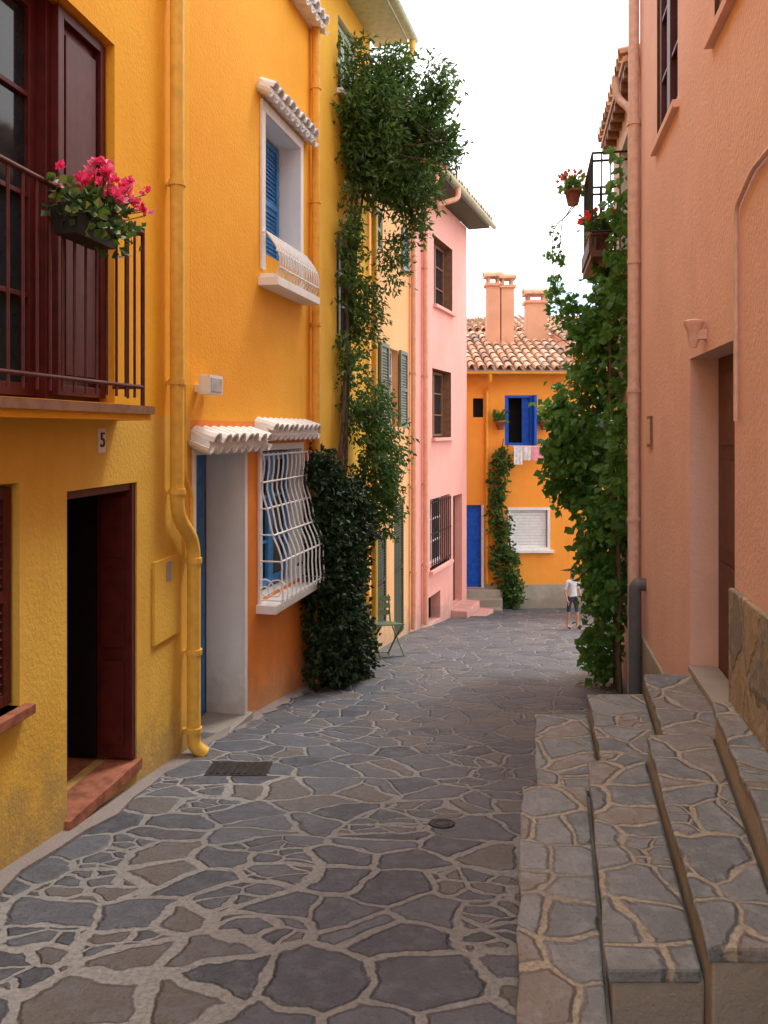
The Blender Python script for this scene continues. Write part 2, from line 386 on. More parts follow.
mb.wbox(W1,4.668,4.70,-.14,-.02,-2.2,-.353,'maroon'); mb.wbox(W1,4.70,5.47,-.14,-.02,-.40,-.353,'maroon')
mb.wbox(W1,5.475,5.527,-.26,-.01,-2.2,-.353,'maroon')
for (z0,z1) in ((-2.1,-1.55),(-1.45,-.95),(-.85,-.45)):
    mb.wbox(W1,5.455,5.475,-.22,-.06,z0,z1,'maroon')
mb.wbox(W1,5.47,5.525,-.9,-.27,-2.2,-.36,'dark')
mb.wbox(W1,4.64,5.55,-.2,.03,-2.285,-2.215,'terra')
backing(mb,W1,3.45,5.22,.17,2.45,.25)
glazed(mb,W1,3.47,4.62,.19,2.43,-.16,'maroon',4,.07)
mb.wbox(W1,4.62,5.215,-.2,-.1,.18,2.44,'maroon')
shutter(mb,W1,4.66,5.2,.2,2.43,-.1,'maroon',.05,slats=False)
for (z0,z1) in ((.32,1.2),(1.42,2.3)): mb.wbox(W1,4.76,5.1,-.09,-.062,z0,z1,'maroon')
backing(mb,W1,.6,1.8,.17,2.45,.25); glazed(mb,W1,.62,1.78,.19,2.43,-.15,'maroon',4)
backing(mb,W1,.6,1.6,-2.0,-.3,.25); mb.wbox(W1,.62,1.58,-.2,-.12,-2,-.3,'maroon')
mb.wbox(W1,5.05-.045,5.05+.045,0,.008,-.14,.01,'white')
mb.obj('joinery',E,.003)
mb=MB()
mb.wbox(W1,3.2,5.27,0,.25,.10,.15,'brownlt'); mb.wbox(W1,3.22,5.25,0,.23,.06,.10,'yel_up')
a,b=3.25,5.2
for z,r in ((1.24,.016),(.27,.012)):
    mb.tube([W1.P(a,.2,z),W1.P(b,.2,z)],r,'rail',8); mb.tube([W1.P(b,.2,z),W1.P(b,0,z)],r,'rail',8)
t=a
while t<b:
    mb.tube([W1.P(t,.2,.2),W1.P(t,.2,1.24)],.0085,'rail',6); t+=.115
mb.tube([W1.P(b,.2,.15),W1.P(b,.2,1.27)],.014,'rail',8); mb.tube([W1.P(b,.1,.2),W1.P(b,.1,1.24)],.0085,'rail',6)
mb.obj('balcony_railing',E)
mb=MB()
pipe(mb,[W1.P(6.0,.08,6.9),W1.P(6.0,.08,-.62),W1.P(6.3,.085,-.86),W1.P(6.3,.085,-2.42),W1.P(6.33,.16,-2.49)],.053,'pipeY',.12)
collars(mb,W1,6.0,.08,[4.6,3.2,1.8,.35,-.45],.053,'pipeY'); collars(mb,W1,6.3,.085,[-1.0,-1.7,-2.3],.053,'pipeY')
pipe(mb,[W1.P(6.22,.04,.35),W1.P(6.22,.04,-.35),W1.P(6.36,.04,-.5),W1.P(6.36,.04,-.95)],.02,'pipeY',.05)
pipe(mb,[W1.P(6.15,.03,.3),W1.P(6.15,.03,-.6)],.012,'pipeY',.05)
mb.obj('downpipe',E)
mb=MB(); mb.wbox(W1,5.76,6.18,0,.02,-1.52,-.93,'yel_lo'); mb.wbox(W1,5.95,6.03,.02,.024,-1.1,-.96,'concrete')
mb.obj('meter_cover',E,.004)
cu=bpy.data.curves.new('house_number','FONT'); cu.body='5'; cu.size=.13; cu.extrude=.003; cu.align_x='CENTER'; cu.align_y='CENTER'
cu.materials.append(M['black'])
o=bpy.data.objects.new('house_number',cu); scene.collection.objects.link(o)
xa=Vector((W1.V.x,W1.V.y,0)).normalized(); za=Vector((W1.n.x,W1.n.y,0)); ya=Vector((0,0,1))
mm=Matrix((xa,ya,za)).transposed().to_4x4(); mm.translation=W1.P(5.05,.012,-.065)
o.parent=E; o.matrix_parent_inverse=Matrix.Translation(-E.location); o.matrix_basis=mm

mb=MB()
mb.wbox(W2,6.5,6.56,0,.1,.3,.36,'wpaint'); mb.wbox(W2,6.42,6.66,.08,.17,.28,.43,'wpaint'); mb.wbox(W2,6.44,6.64,.17,.175,.30,.41,'lens')
mb.wbox(W2,6.66,6.72,.03,.14,.3,.4,'wpaint')
mb.obj('wall_floodlight',None,.01)

# flower box
E=empty('flower_box',tuple(W1.P(4.42,.3,1.1))); mb=MB()
mb.hexa([W1.P(4.17,.22,.99),W1.P(4.55,.22,.99),W1.P(4.55,.35,.99),W1.P(4.17,.35,.99),W1.P(4.14,.2,1.14),W1.P(4.58,.2,1.14),W1.P(4.58,.37,1.14),W1.P(4.14,.37,1.14)],'black')
for t in (4.24,4.48): mb.tube([W1.P(t,.37,1.10),W1.P(t,.3,1.14),W1.P(t,.2,1.25)],.007,'black',6)
mb.obj('planter',E)
mb=MB()
for i in range(480):
    p=W1.P(U(4.1,4.72),U(.2,.42),1.12+U(-.03,.13)); d=Vector((U(-1,1),U(-1,1),U(-.6,.9)))
    if R()<.25: p.z-=U(.05,.14); p+=Vector((.05,-.02,0))
    mb.leaf(p,d,U(.035,.065),.42,'leafA')
mb.obj('leaves',E)
mb=MB()
for i in range(46):
    p=W1.P(U(4.16,4.86),U(.2,.46),1.12+U(.10,.27))
    mb.tube([W1.P(4.38+(R()-.5)*.4,.3,1.1),p+Vector((0,0,-.02))],.003,'leafA',4)
    for j in range(9):
        a=U(0,6.28); mb.leaf(p+Vector((U(-.01,.01),U(-.01,.01),U(-.01,.01))),Vector((math.cos(a),math.sin(a),U(-.2,1.3))),U(.035,.055),.42,'petal')
mb.obj('flowers',E)

# ===== orange house
E=empty('orange_house',(-3.5,8,-2)); mb=MB()
ops=[(6.5,7.46,-2.6,-.2,.36,'white'),(7.87,9.0,-1.62,-.2,.2,'white'),(7.95,8.97,1.72,3.08,.30,'white'),(8.0,9.0,4.85,6.2,.2,'white')]
facade(mb,W2,6.43,9.46,-3.6,6.9,[(.08,'ora_lo'),(8,'ora_up')],ops); shell(mb,W2,6.43,9.46,5,-3.6,6.9,'ora_up')
mb.obj('walls',E)
mb=MB(); roof_slab(mb,W2,6.43,9.46,5,6.9,.4,1.2); mb.obj('roof',E)
mb=MB()
mb.wbox(W2,7.46,7.52,0,.02,-2.72,-.2,'white'); mb.wbox(W2,6.45,6.5,0,.02,-2.6,-.2,'white')
mb.wbox(W2,6.45,7.52,0,.02,-.2,-.12,'white')
mb.wbox(W2,6.5,7.46,-.42,-.37,-2.6,-.2,'blue')
for z0,z1 in ((-2.45,-1.7),(-1.55,-.95),(-.85,-.35)): mb.wbox(W2,6.65,7.3,-.37,-.355,z0,z1,'blue')
mb.wbox(W2,6.42,7.56,-.36,.06,-2.72,-2.59,'concrete')
mb.tube([W2.P(6.62,-.37,-1.6),W2.P(6.62,-.31,-1.6)],.02,'iron',8)
backing(mb,W2,7.87,9.0,-1.62,-.2,.2)
glazed(mb,W2,7.9,8.97,-1.6,-.22,-.12,'blue',3,.09)
mb.wbox(W2,7.80,7.87,0,.025,-1.70,-.2,'white'); mb.wbox(W2,9.0,9.07,0,.025,-1.70,-.2,'white')
mb.wbox(W2,7.76,9.12,-.1,.2,-1.74,-1.66,'white')
mb.wbox(W2,7.80,9.07,0,.026,-.2,-.13,'white')
backing(mb,W2,7.95,8.97,1.72,3.08,.30)
mb.wbox(W2,7.86,7.95,0,.025,1.55,3.08,'white'); mb.wbox(W2,8.97,9.06,0,.025,1.55,3.08,'white'); mb.wbox(W2,7.86,9.06,0,.026,3.08,3.18,'white')
shutter(mb,W2,7.97,8.46,1.74,3.06,-.25,'blue',.03); shutter(mb,W2,8.47,8.95,1.74,3.06,-.25,'blue',.03)
mb.wbox(W2,7.82,9.10,-.15,.2,1.38,1.46,'white'); mb.wbox(W2,7.86,9.08,-.15,.14,1.46,1.50,'white')
backing(mb,W2,8.0,9.0,4.85,6.2,.2); shutter(mb,W2,8.02,8.98,4.87,6.18,-.12,'blue')
mb.wbox(W2,7.9,9.1,0,.15,4.75,4.85,'white')
mb.obj('joinery',E,.004)
mb=MB(); hood(mb,W2,6.44,7.66,-.0,.2); hood(mb,W2,7.72,9.2,.09,.18); hood(mb,W2,7.82,9.2,3.36,.15); hood(mb,W2,8.6,9.42,4.72,.2)
mb.obj('tile_hoods',E)
mb=MB()
def prof(z,z0,z1,o0,o1):
    s=(z1-z)/(z1-z0)
    return o0+(o1-o0)*(math.sin(max(0,min(1,(s-.25)/.75))*math.pi*.62))**1.6 if s>.25 else o0
for i in range(11):
    t=7.82+(9.1-7.82)*i/10
    mb.tube([W2.P(t,prof(-.22-(1.44)*q/16,-1.66,-.22,.05,.25)+.012*math.sin(q*1.3),-.22-1.44*q/16) for q in range(17)],.0095,'wpaint',6)
for z in (-.24,-.5,-.75,-1.0,-1.25,-1.62):
    o=prof(z,-1.66,-.22,.05,.25); mb.tube([W2.P(7.8,o,z),W2.P(9.12,o,z)],.010,'wpaint',6)
    mb.tube([W2.P(7.82,0,z),W2.P(7.82,o,z)],.008,'wpaint',6); mb.tube([W2.P(9.1,0,z),W2.P(9.1,o,z)],.008,'wpaint',6)
for sg,c0 in ((1,.08),(-1,.18)):
    pts=[]
    for q in range(22):
        a=q*.42; r=.012+.0045*q; pts.append(W2.P(7.815,c0+r*math.cos(a)*sg,-1.52+r*math.sin(a)))
    mb.tube(pts,.007,'wpaint',5)
mb.obj('window_grille',E)
mb=MB()
for i in range(16):
    t=7.88+(9.06-7.88)*i/15
    mb.tube([W2.P(t,.06+.14*math.sin(min(1,q/7)*math.pi*.8),1.90-.44*q/7) for q in range(8)],.010,'wpaint',5)
for z,o in ((1.90,.06),(1.72,.17),(1.56,.19)): mb.tube([W2.P(7.86,o,z),W2.P(9.08,o,z)],.012,'wpaint',6)
for t in (7.87,9.07):
    mb.tube([W2.P(t,0,1.9),W2.P(t,.06,1.9)],.01,'wpaint',6)
mb.obj('juliet_balcony',E)
mb=MB(); pipe(mb,[W2.P(9.36,.07,6.8),W2.P(9.36,.07,-.4),W2.P(9.36,.07,-2.9)],.05,'pipeO'); collars(mb,W2,9.36,.07,[5,3.9,2.6,1.2,0],.05,'pipeO')
mb.obj('downpipe',E)

# ===== second yellow house
E=empty('yellow_house.001',(-2.5,10.6,-2)); mb=MB()
ops=[(10.35,11.1,4.3,5.25,.18,'white'),(10.3,11.1,1.2,2.5,.18,'yel2'),(10.9,11.6,-3.1,-1.1,.25,'yel2')]
facade(mb,W2b,9.46,11.77,-3.8,5.62,[(8,'yel2')],ops); shell(mb,W2b,9.46,11.77,5,-3.8,5.62,'yel2'); mb.obj('walls',E)
mb=MB()
for o in ops: backing(mb,W2b,*o[:4],o[4])
shutter(mb,W2b,10.37,10.72,4.32,5.23,-.1,'gutter'); shutter(mb,W2b,10.73,11.08,4.32,5.23,-.1,'gutter'); glazed(mb,W2b,10.3,11.1,1.2,2.5,-.1,'greensh')
mb.wbox(W2b,10.9,11.6,-.2,-.15,-3.1,-1.1,'dkgreen'); sill(mb,W2b,10.3,11.15,4.3,'white')
mb.obj('joinery',E)
mb=MB(); roof_slab(mb,W2b,9.5,12.0,5,5.66,.5,1.3); roof_tiles(mb,W2b,9.55,11.95,1.0,5.66,.52,.27)
mb.wbox(W2b,9.5,12.0,0,.5,5.60,5.655,'gutter'); mb.obj('roof',E)
mb=MB(); mb.halfpipe(W2b.P(9.5,.58,5.66),W2b.P(12.05,.58,5.66),(0,0,1),.07,.07,'gutter',.006,8,inv=True)
pipe(mb,[W2b.P(11.95,.58,5.6),W2b.P(11.95,.58,5.38),W2b.P(11.72,.08,5.05),W2b.P(11.72,.08,3.6),W2b.P(11.72,.08,-3.1)],.045,'pipeY')
mb.obj('gutter',E)

# ===== peach house
E=empty('peach_house',(-2,13,-2)); mb=MB()
ops=[(12.75,13.5,.05,1.3,.2,'peach'),(12.0,12.5,2.7,3.35,.15,'peach'),(13.75,14.2,2.75,3.4,.15,'peach'),(12.1,12.75,-3.0,-1.6,.2,'peach'),(13.25,13.95,-3.4,-1.2,.2,'peach')]
facade(mb,W3,11.77,14.6,-4.5,4.6,[(8,'peach')],ops); shell(mb,W3,11.77,14.6,5,-4.5,4.6,'peach'); mb.obj('walls',E)
mb=MB()
for o in ops: backing(mb,W3,*o[:4],o[4])
glazed(mb,W3,12.75,13.5,.05,1.3,-.1,'wpaint'); shutter(mb,W3,12.22,12.73,.03,1.32,.02,'greensh'); shutter(mb,W3,13.52,14.05,.03,1.32,.02,'greensh')
shutter(mb,W3,12.0,12.5,2.7,3.35,-.05,'greensh'); shutter(mb,W3,13.75,14.2,2.7,3.4,.01,'bluesh'); shutter(mb,W3,13.25,13.95,-3.4,-1.2,-.04,'dkgreen')
shutter(mb,W3,12.1,12.75,-3,-1.6,-.04,'dkgreen'); sill(mb,W3,12.7,13.55,.05,'peach')
mb.obj('joinery',E)
mb=MB(); roof_slab(mb,W3,11.8,14.65,5,4.66,.4,1.3); roof_tiles(mb,W3,11.9,14.6,.9,4.66,.42,.25); mb.obj('roof',E)
mb=MB(); mb.halfpipe(W3.P(11.8,.47,4.62),W3.P(14.65,.47,4.62),(0,0,1),.06,.06,'pipeP',.006,8,inv=True)
pipe(mb,[W3.P(14.5,.47,4.58),W3.P(14.5,.47,4.4),W3.P(14.42,.07,4.1),W3.P(14.42,.07,-3.5)],.05,'pipeP'); collars(mb,W3,14.42,.07,[3,1,-1,-2.5],.05,'pipeP')
mb.obj('gutter',E)

# ===== pink house
E=empty('pink_house',(-1,16.5,-2)); mb=MB()
ops=[(15.95,17.3,2.45,3.8,.25,'brownlt'),(15.85,17.2,-.15,1.2,.25,'brownlt'),(15.7,17.1,-2.7,-1.33,.22,'pink'),(17.35,18.1,-3.75,-1.4,.25,'pink'),(15.6,16.4,-3.75,-3.2,.2,'pink')]
facade(mb,W4,14.6,18.5,-4.8,4.56,[(8,'pink')],ops); shell(mb,W4,14.6,18.5,5,-4.8,4.56,'pink'); mb.obj('walls',E)
mb=MB()
for o in ops: backing(mb,W4,*o[:4],o[4])
glazed(mb,W4,15.97,17.28,2.47,3.78,-.18,'brownlt'); glazed(mb,W4,15.87,17.18,-.13,1.18,-.18,'brownlt'); glazed(mb,W4,15.72,17.08,-2.68,-1.35,-.18,'wpaint')
mb.wbox(W4,17.37,18.08,-.22,-.16,-3.75,-1.42,'brown')
for o in ops[:3]: sill(mb,W4,o[0]-.05,o[1]+.05,o[2],'pink')
for i in range(10):
    t=15.75+1.3*i/9; mb.tube([W4.P(t,.03,-2.68),W4.P(t,.03,-1.36)],.012,'black',5)
for z in (-2.6,-2.0,-1.4): mb.tube([W4.P(15.7,.03,z),W4.P(17.1,.03,z)],.012,'black',5)
mb.obj('joinery',E)
mb=MB(); roof_slab(mb,W4,14.65,18.75,5,4.62,.5,1.3); roof_tiles(mb,W4,14.7,18.7,1.0,4.62,.52,.26)
mb.wbox(W4,14.65,18.7,0,.48,4.565,4.615,'dkgreen'); mb.obj('roof',E)
mb=MB(); mb.halfpipe(W4.P(14.65,.58,4.6),W4.P(18.75,.58,4.6),(0,0,1),.06,.06,'gutter',.006,8,inv=True)
pipe(mb,[W4.P(15.6,.58,4.55),W4.P(15.6,.58,4.35),W4.P(15.2,.07,4.1),W4.P(15.2,.07,-3.6)],.05,'pipeP'); collars(mb,W4,15.2,.07,[3,1,-1,-2.5],.05,'pipeP')
mb.obj('gutter',E)
mb=MB()
mb.wbox(W4,17.2,18.3,.0,.35,-4.4,-3.78,'pink'); mb.wbox(W4,17.0,18.35,.35,.65,-4.4,-3.95,'pink'); mb.wbox(W4,16.9,18.4,.65,.95,-4.4,-4.1,'pink')
mb.obj('doorstep',E,.015)

# ===== orange house at the end
E=empty('orange_house.001',(4.5,21,-2)); mb=MB()
ops=[(1.5,2.36,-3.72,-1.77,.2,'orange'),(2.85,3.5,-.36,.82,.35,'blue2'),(2.97,3.87,-2.78,-1.88,.15,'white'),(2.1,2.35,.3,.75,.1,'white'),(5.0,5.8,-.4,.8,.2,'white')]
facade(mb,W5,.6,8.5,-5,1.3,[(-3.65,'dado'),(8,'orange')],ops); shell(mb,W5,.6,8.5,5,-5,1.3,'orange'); mb.obj('walls',E)
mb=MB()
for o in ops: backing(mb,W5,*o[:4],o[4])
mb.wbox(W5,1.5,2.35,-.16,-.1,-3.72,-1.77,'blue2'); mb.wbox(W5,1.9,2.2,-.1,-.085,-2.6,-1.95,'blue2'); mb.wbox(W5,1.9,2.2,-.1,-.085,-3.6,-2.75,'blue2')
mb.wbox(W5,2.30,2.355,-.1,.01,-3.72,-1.77,'wpaint')
frame(mb,W5,2.85,3.5,-.36,.82,.0,.06,.06,'blue2')
mb.wbox(W5,2.91,2.95,-.3,-.06,-.3,.76,'blue2'); mb.wbox(W5,3.27,3.44,-.10,-.07,-.3,.76,'blue2'); mb.wbox(W5,3.30,3.41,-.07,-.06,-.2,.2,'blue2'); mb.wbox(W5,3.30,3.41,-.07,-.06,.28,.68,'blue2')
mb.wbox(W5,3.5,3.56,.0,.26,-.36,.82,'blue2')
for i in range(13): mb.wbox(W5,2.99,3.85,-.1+.002*(i%2),-.07+.004*(i%2),-2.78+.069*i,-2.78+.069*(i+1)-.006,'wpaint')
frame(mb,W5,2.92,3.92,-2.83,-1.83,.02,.06,.03,'wpaint'); sill(mb,W5,2.85,4.0,-2.83,'white',.1,.06,.0)
glazed(mb,W5,5.0,5.8,-.4,.8,-.1,'wpaint')
mb.obj('joinery',E)
mb=MB(); roof_slab(mb,W5,.9,4.5,3.2,1.32,.35,1.25); roof_tiles(mb,W5,.95,4.45,3.2,1.32,.38,1.25)
roof_slab(mb,W5,4.52,8.7,4.2,1.75,.3,1.3); roof_tiles(mb,W5,4.6,8.6,4.2,1.75,.34,1.3)
mb.wbox(W5,4.5,8.5,-4,0,1.3,1.74,'orange')
mb.hexa([W5.P(.9,-6.4,1.3),W5.P(4.5,-6.4,1.3),W5.P(4.5,-3.2,1.3),W5.P(.9,-3.2,1.3),W5.P(.9,-6.4,1.35),W5.P(4.5,-6.4,1.35),W5.P(4.5,-3.2,2.56),W5.P(.9,-3.2,2.56)],'tile')
mb.obj('roof',E)
mb=MB(); mb.halfpipe(W5.P(.9,.45,1.34),W5.P(4.5,.45,1.34),(0,0,1),.06,.06,'pipeO',.006,8,inv=True)
pipe(mb,[W5.P(2.45,.43,1.3),W5.P(2.45,.4,1.15),W5.P(2.42,.06,.95),W5.P(2.42,.06,-3.6)],.04,'pipeO'); mb.obj('gutter',E)
mb=MB()
def chimney(x0,x1,y0,y1,z0,z1):
    mb.box(x0,x1,y0,y1,z0,z1,'chim'); mb.box(x0-.05,x1+.05,y0-.05,y1+.05,z1,z1+.07,'chim')
    for x in (x0+.02,x1-.08):
        for y in (y0+.02,y1-.08): mb.box(x,x+.06,y,y+.06,z1+.07,z1+.24,'tile')
    mb.box(x0-.06,x1+.06,y0-.06,y1+.06,z1+.24,z1+.29,'tile')
    mb.halfpipe((x0-.08,(y0+y1)/2,z1+.29),(x1+.08,(y0+y1)/2,z1+.29),(0,0,1),.12,.12,'tile')
chimney(2.68,3.02,21.3,21.7,1.5,3.75); chimney(3.05,3.38,21.3,21.7,1.5,3.7); chimney(3.78,4.3,21.6,22.1,1.5,3.35)
mb.obj('chimneys',E)
mb=MB()
for i,(o,z) in enumerate(((.3,-3.72),(.6,-3.88),(.9,-4.04))): mb.wbox(W5,1.3,2.75-.05*i,(o-.3),o,-4.6,z,'dado')
mb.wbox(W5,1.9,2.75,.9,1.2,-4.6,-4.13,'dado')
mb.obj('doorstep',E,.012)
E=empty('terracotta_roof_house',(5,27,0)); mb=MB(); W6=Wall((0,26),(1,-.05),1)
facade(mb,W6,2.5,9,-4,3.0,[(9,'rpink')],[(4.0,4.6,1.7,2.6,.1,'white')]); backing(mb,W6,4.0,4.6,1.7,2.6,.1,'glass'); shell(mb,W6,2.5,9,4,-4,3,'rpink'); mb.obj('walls',E)
mb=MB(); roof_slab(mb,W6,2.4,9.1,4,3.0,.3,1.0); roof_tiles(mb,W6,2.5,9,4,3.0,.3,1.0); mb.obj('roof',E)

E=empty('laundry',tuple(W5.P(3.4,.3,-.5))); mb=MB()
for dz in (0,.08): mb.tube([W5.P(2.95,.38+dz,-.38),W5.P(4.0,.38+dz,-.38)],.006,'wpaint',5)
for t in (2.97,3.98): mb.tube([W5.P(t,0,-.38),W5.P(t,.5,-.38)],.01,'wpaint',5)
def cloth(t0,t1,o,z0,z1,k):
    vs=[];n=8
    for j in range(5):
        for i in range(n+1):
            vs.append(W5.P(t0+(t1-t0)*i/n,o+.02*math.sin(i*1.9+t0*9)*j/4+.01*j/4,z1+(z0-z1)*j/4))
    mb.add(vs,[(j*(n+1)+i,j*(n+1)+i+1,(j+1)*(n+1)+i+1,(j+1)*(n+1)+i) for j in range(4) for i in range(n)],k,smooth=True)
cloth(3.0,3.2,.38,-.80,-.37,'cloth_w'); cloth(3.22,3.40,.38,-.70,-.37,'cloth_w'); cloth(3.42,3.85,.38,-.70,-.37,'cloth_p')
mb.obj('laundry_cloths',E)
def potplant(name,p,s,leafk,petalk=None,n=120):
    E=empty(name,tuple(p)); mb=MB(); mb.lathe(p,[(.055*s,0),(.085*s,.13*s),(.095*s,.13*s),(.095*s,.16*s),(.08*s,.16*s)],'terra'); mb.obj('pot',E)
    mb=MB(); c=Vector(p)+Vector((0,0,.2*s))
    for i in range(n):
        d=Vector((U(-1,1),U(-1,1),U(-.6,1))); mb.leaf(c+d*.12*s*R(),d,.07*s,.4,leafk)
    mb.obj('leaves',E)
    if petalk:
        mb=MB()
        for i in range(n//2):
            d=Vector((U(-1,1),U(-1,1),U(0,1))).normalized(); mb.leaf(c+d*.15*s,d+Vector((U(-1,1),U(-1,1),U(-1,1)))*.8,.045*s,.5,petalk)
        mb.obj('flowers',E)
potplant('potted_plant',W5.P(2.72,.15,.0),1.4,'leafV'); potplant('potted_plant.001',W5.P(3.76,.15,.0),1.4,'leafV')

# ===== salmon house right foreground
E=empty('salmon_house',(4,3,-1)); mb=MB()
ops=[(4.53,5.78,-1.68,.5,.20,'rpink'),(6.25,7.25,2.5,4.1,.12,'brown'),(3.9,5.02,2.42,4.1,.12,'brown'),(1.2,2.3,-1.4,.5,.24,'rpink')]
facade(mb,WR,-5,8.36,-3.6,6.2,[(9,'rpink')],ops); shell(mb,WR,-5,8.36,5,-3.6,6.2,'rpink'); mb.obj('walls',E)
mb=MB(); roof_slab(mb,WR,-5,8.4,5,6.2,.3,1.2); mb.obj('roof',E)
mb=MB()
for o in ops: backing(mb,WR,*o[:4],o[4]+.1)
mb.wbox(WR,4.53,5.78,-.28,-.19,-1.68,.5,'brown')
for (z0,z1) in ((-1.5,-.9),(-.8,-.2),(-.1,.38)):
    mb.wbox(WR,4.62,5.12,-.19,-.175,z0,z1,'brown'); mb.wbox(WR,5.2,5.7,-.19,-.175,z0,z1,'brown')
mb.wbox(WR,4.54,5.77,-.185,.015,-1.695,-1.655,'concrete')
for o in ops[1:3]:
    glazed(mb,WR,o[0]+.01,o[1]-.01,o[2]+.01,o[3]-.01,-.02,'maroon',3,.09)
    mb.wbox(WR,o[0]-.06,o[1]+.06,-.1,.05,o[2]-.06,o[2],'rpink')
mb.wbox(WR,1.2,2.3,-.3,-.24,-1.4,.5,'brown')
mb.obj('joinery',E,.004)
mb=MB()
mb.wbox(WR,-5,4.528,0,.035,-3.0,-.87,'wallstone'); mb.wbox(WR,5.79,8.36,0,.03,-3.4,-2.02,'dado')
mb.obj('stone_plinth',E,.01)
mb=MB()
pipe(mb,[WR.P(8.28,.07,6.0),WR.P(8.28,.07,-2.0),WR.P(8.28,.07,-2.76)],.055,'pipeR'); collars(mb,WR,8.28,.07,[4.5,3.1,1.7,.4,-.9],.055,'pipeR')
pipe(mb,[WR.P(7.95,-.02,-1.5),WR.P(7.95,.1,-1.5),WR.P(7.95,.1,-2.74)],.062,'pipeG',.09)
pipe(mb,[WR.P(4.42,.02,.05),WR.P(4.42,.02,1.2),WR.P(4.1,.02,1.3),WR.P(3.2,.02,1.32)],.013,'pipeR',.06)
mb.obj('downpipes',E)
mb=MB()
mb.wbox(WR,7.5,7.72,0,.02,-.16,.13,'brownlt'); mb.wbox(WR,7.53,7.69,.02,.024,-.13,.1,'pipeR')
p=WR.P(5.26,.075,.53); mb.lathe(p,[(.02,0),(.035,.05),(.04,.10),(.06,.14),(.068,.17),(.04,.18)],'rpink',12); mb.wbox(WR,5.23,5.29,0,.075,.58,.64,'rpink')
mb.obj('wall_fittings',E,.003)

# ===== cream house behind vine
E=empty('cream_house',(5,10,-1)); mb=MB()
ops=[(9.2,10.1,2.0,3.4,.2,'white')]
facade(mb,WR,8.37,10.9,-4,3.72,[(9,'cream')],ops); shell(mb,WR,8.37,10.9,5,-4,3.72,'cream'); mb.obj('walls',E)
mb=MB(); backing(mb,WR,*ops[0][:4],.2); glazed(mb,WR,9.21,10.09,2.0,3.4,-.1,'brown'); mb.obj('joinery',E)
mb=MB(); roof_slab(mb,WR,8.4,11.0,5,3.78,.16,1.3); roof_tiles(mb,WR,8.5,10.95,1.0,3.78,.18,.26)
mb.wbox(WR,8.4,11.0,0,.14,3.725,3.775,'brownlt')
for i in range(9): mb.wbox(WR,8.5+.29*i,8.57+.29*i,.0,.14,3.66,3.724,'brownlt')
pipe(mb,[WR.P(8.6,.22,3.7),WR.P(8.6,.2,3.5),WR.P(8.45,.07,3.3),WR.P(8.45,.07,-2.7)],.04,'pipeR')
mb.obj('roof',E)
mb=MB()
mb.wbox(WR,9.2,10.6,0,.42,1.96,2.03,'brown'); mb.wbox(WR,9.25,10.55,.36,.44,2.03,2.2,'brown')
a,b=9.23,10.57
for z in (2.25,3.05,3.14):
    mb.tube([WR.P(a,.4,z),WR.P(b,.4,z)],.014,'black',6)
    for t in (a,b): mb.tube([WR.P(t,.4,z),WR.P(t,0,z)],.014,'black',6)
for i in range(11): mb.tube([WR.P(a+(b-a)*i/10,.4,2.1),WR.P(a+(b-a)*i/10,.4,3.14)],.009,'black',5)
for o in (.1,.2,.3):
    for t in (a,b): mb.tube([WR.P(t,o,2.03),WR.P(t,o,3.14)],.009,'black',5)
mb.obj('balcony',E)
potplant('potted_plant.002',WR.P(10.3,.56,2.85),1.2,'leafV','petalR',120)
potplant('potted_plant.003',WR.P(9.5,.3,2.05),1.5,'leafV','petalR',140)

# ------------------------------------------------------------ steps
mb=MB(); random.seed(33)
def slab(x00,x01,d0,x10,x11,d1,z,zb=-3.0):
    th=.055; e=.014
    mb.hexa([(x00,d0,zb),(x01,d0,zb),(x11,d1,zb),(x10,d1,zb),(x00,d0,z-th),(x01,d0,z-th),(x11,d1,z-th),(x10,d1,z-th)],'concrete')
    n=max(4,int((d1-d0)/.13)); vs=[]
    for i in range(n+1):
        f=i/n; d=d0+(d1-d0)*f; j=U(-.011,.008); dd=d-e if i==0 else d; jz=U(-.005,.003) if 0<i<n else 0
        xl=x00+(x10-x00)*f-e+j; xr=x01+(x11-x01)*f-e-.004
        vs+=[(xl+.004,dd,z-th),(xl,dd,z+jz),(xr,dd,z+jz*.3),(xr,dd,z-th)]
    fs=[]
    for i in range(n):
        a=4*i
        for q in range(4): fs.append((a+q,a+(q+1)%4,a+4+(q+1)%4,a+4+q))
    fs+=[(3,2,1,0),(4*n,4*n+1,4*n+2,4*n+3)]
    mb.add(vs,fs,'steps')
def ln(A,B,d): return B+(A-B)*(d-2.6)/1.9
L=[(.774,.43),(1.13,.735),(1.449,1.05),(1.817,1.31),(2.15,1.95)]
ends=[1.3,2.77,2.66,1.0]; zz=[-1.95,-1.81,-1.67,-1.49]
for i in range(4):
    d0=ends[i]; slab(ln(*L[i],d0),ln(*L[i+1],d0),d0,ln(*L[i],4.5),ln(*L[i+1],4.5),4.5,zz[i])
F=[(.856,1.07),(1.218,1.432),(1.56,1.828),(2.3,2.5)]
for i in range(3):
    slab(F[i][0],F[i+1][0],4.518,F[i][1],F[i+1][1],5.72,[-1.98,-1.84,-1.70][i])
mb.obj('stone_steps',None,.012)

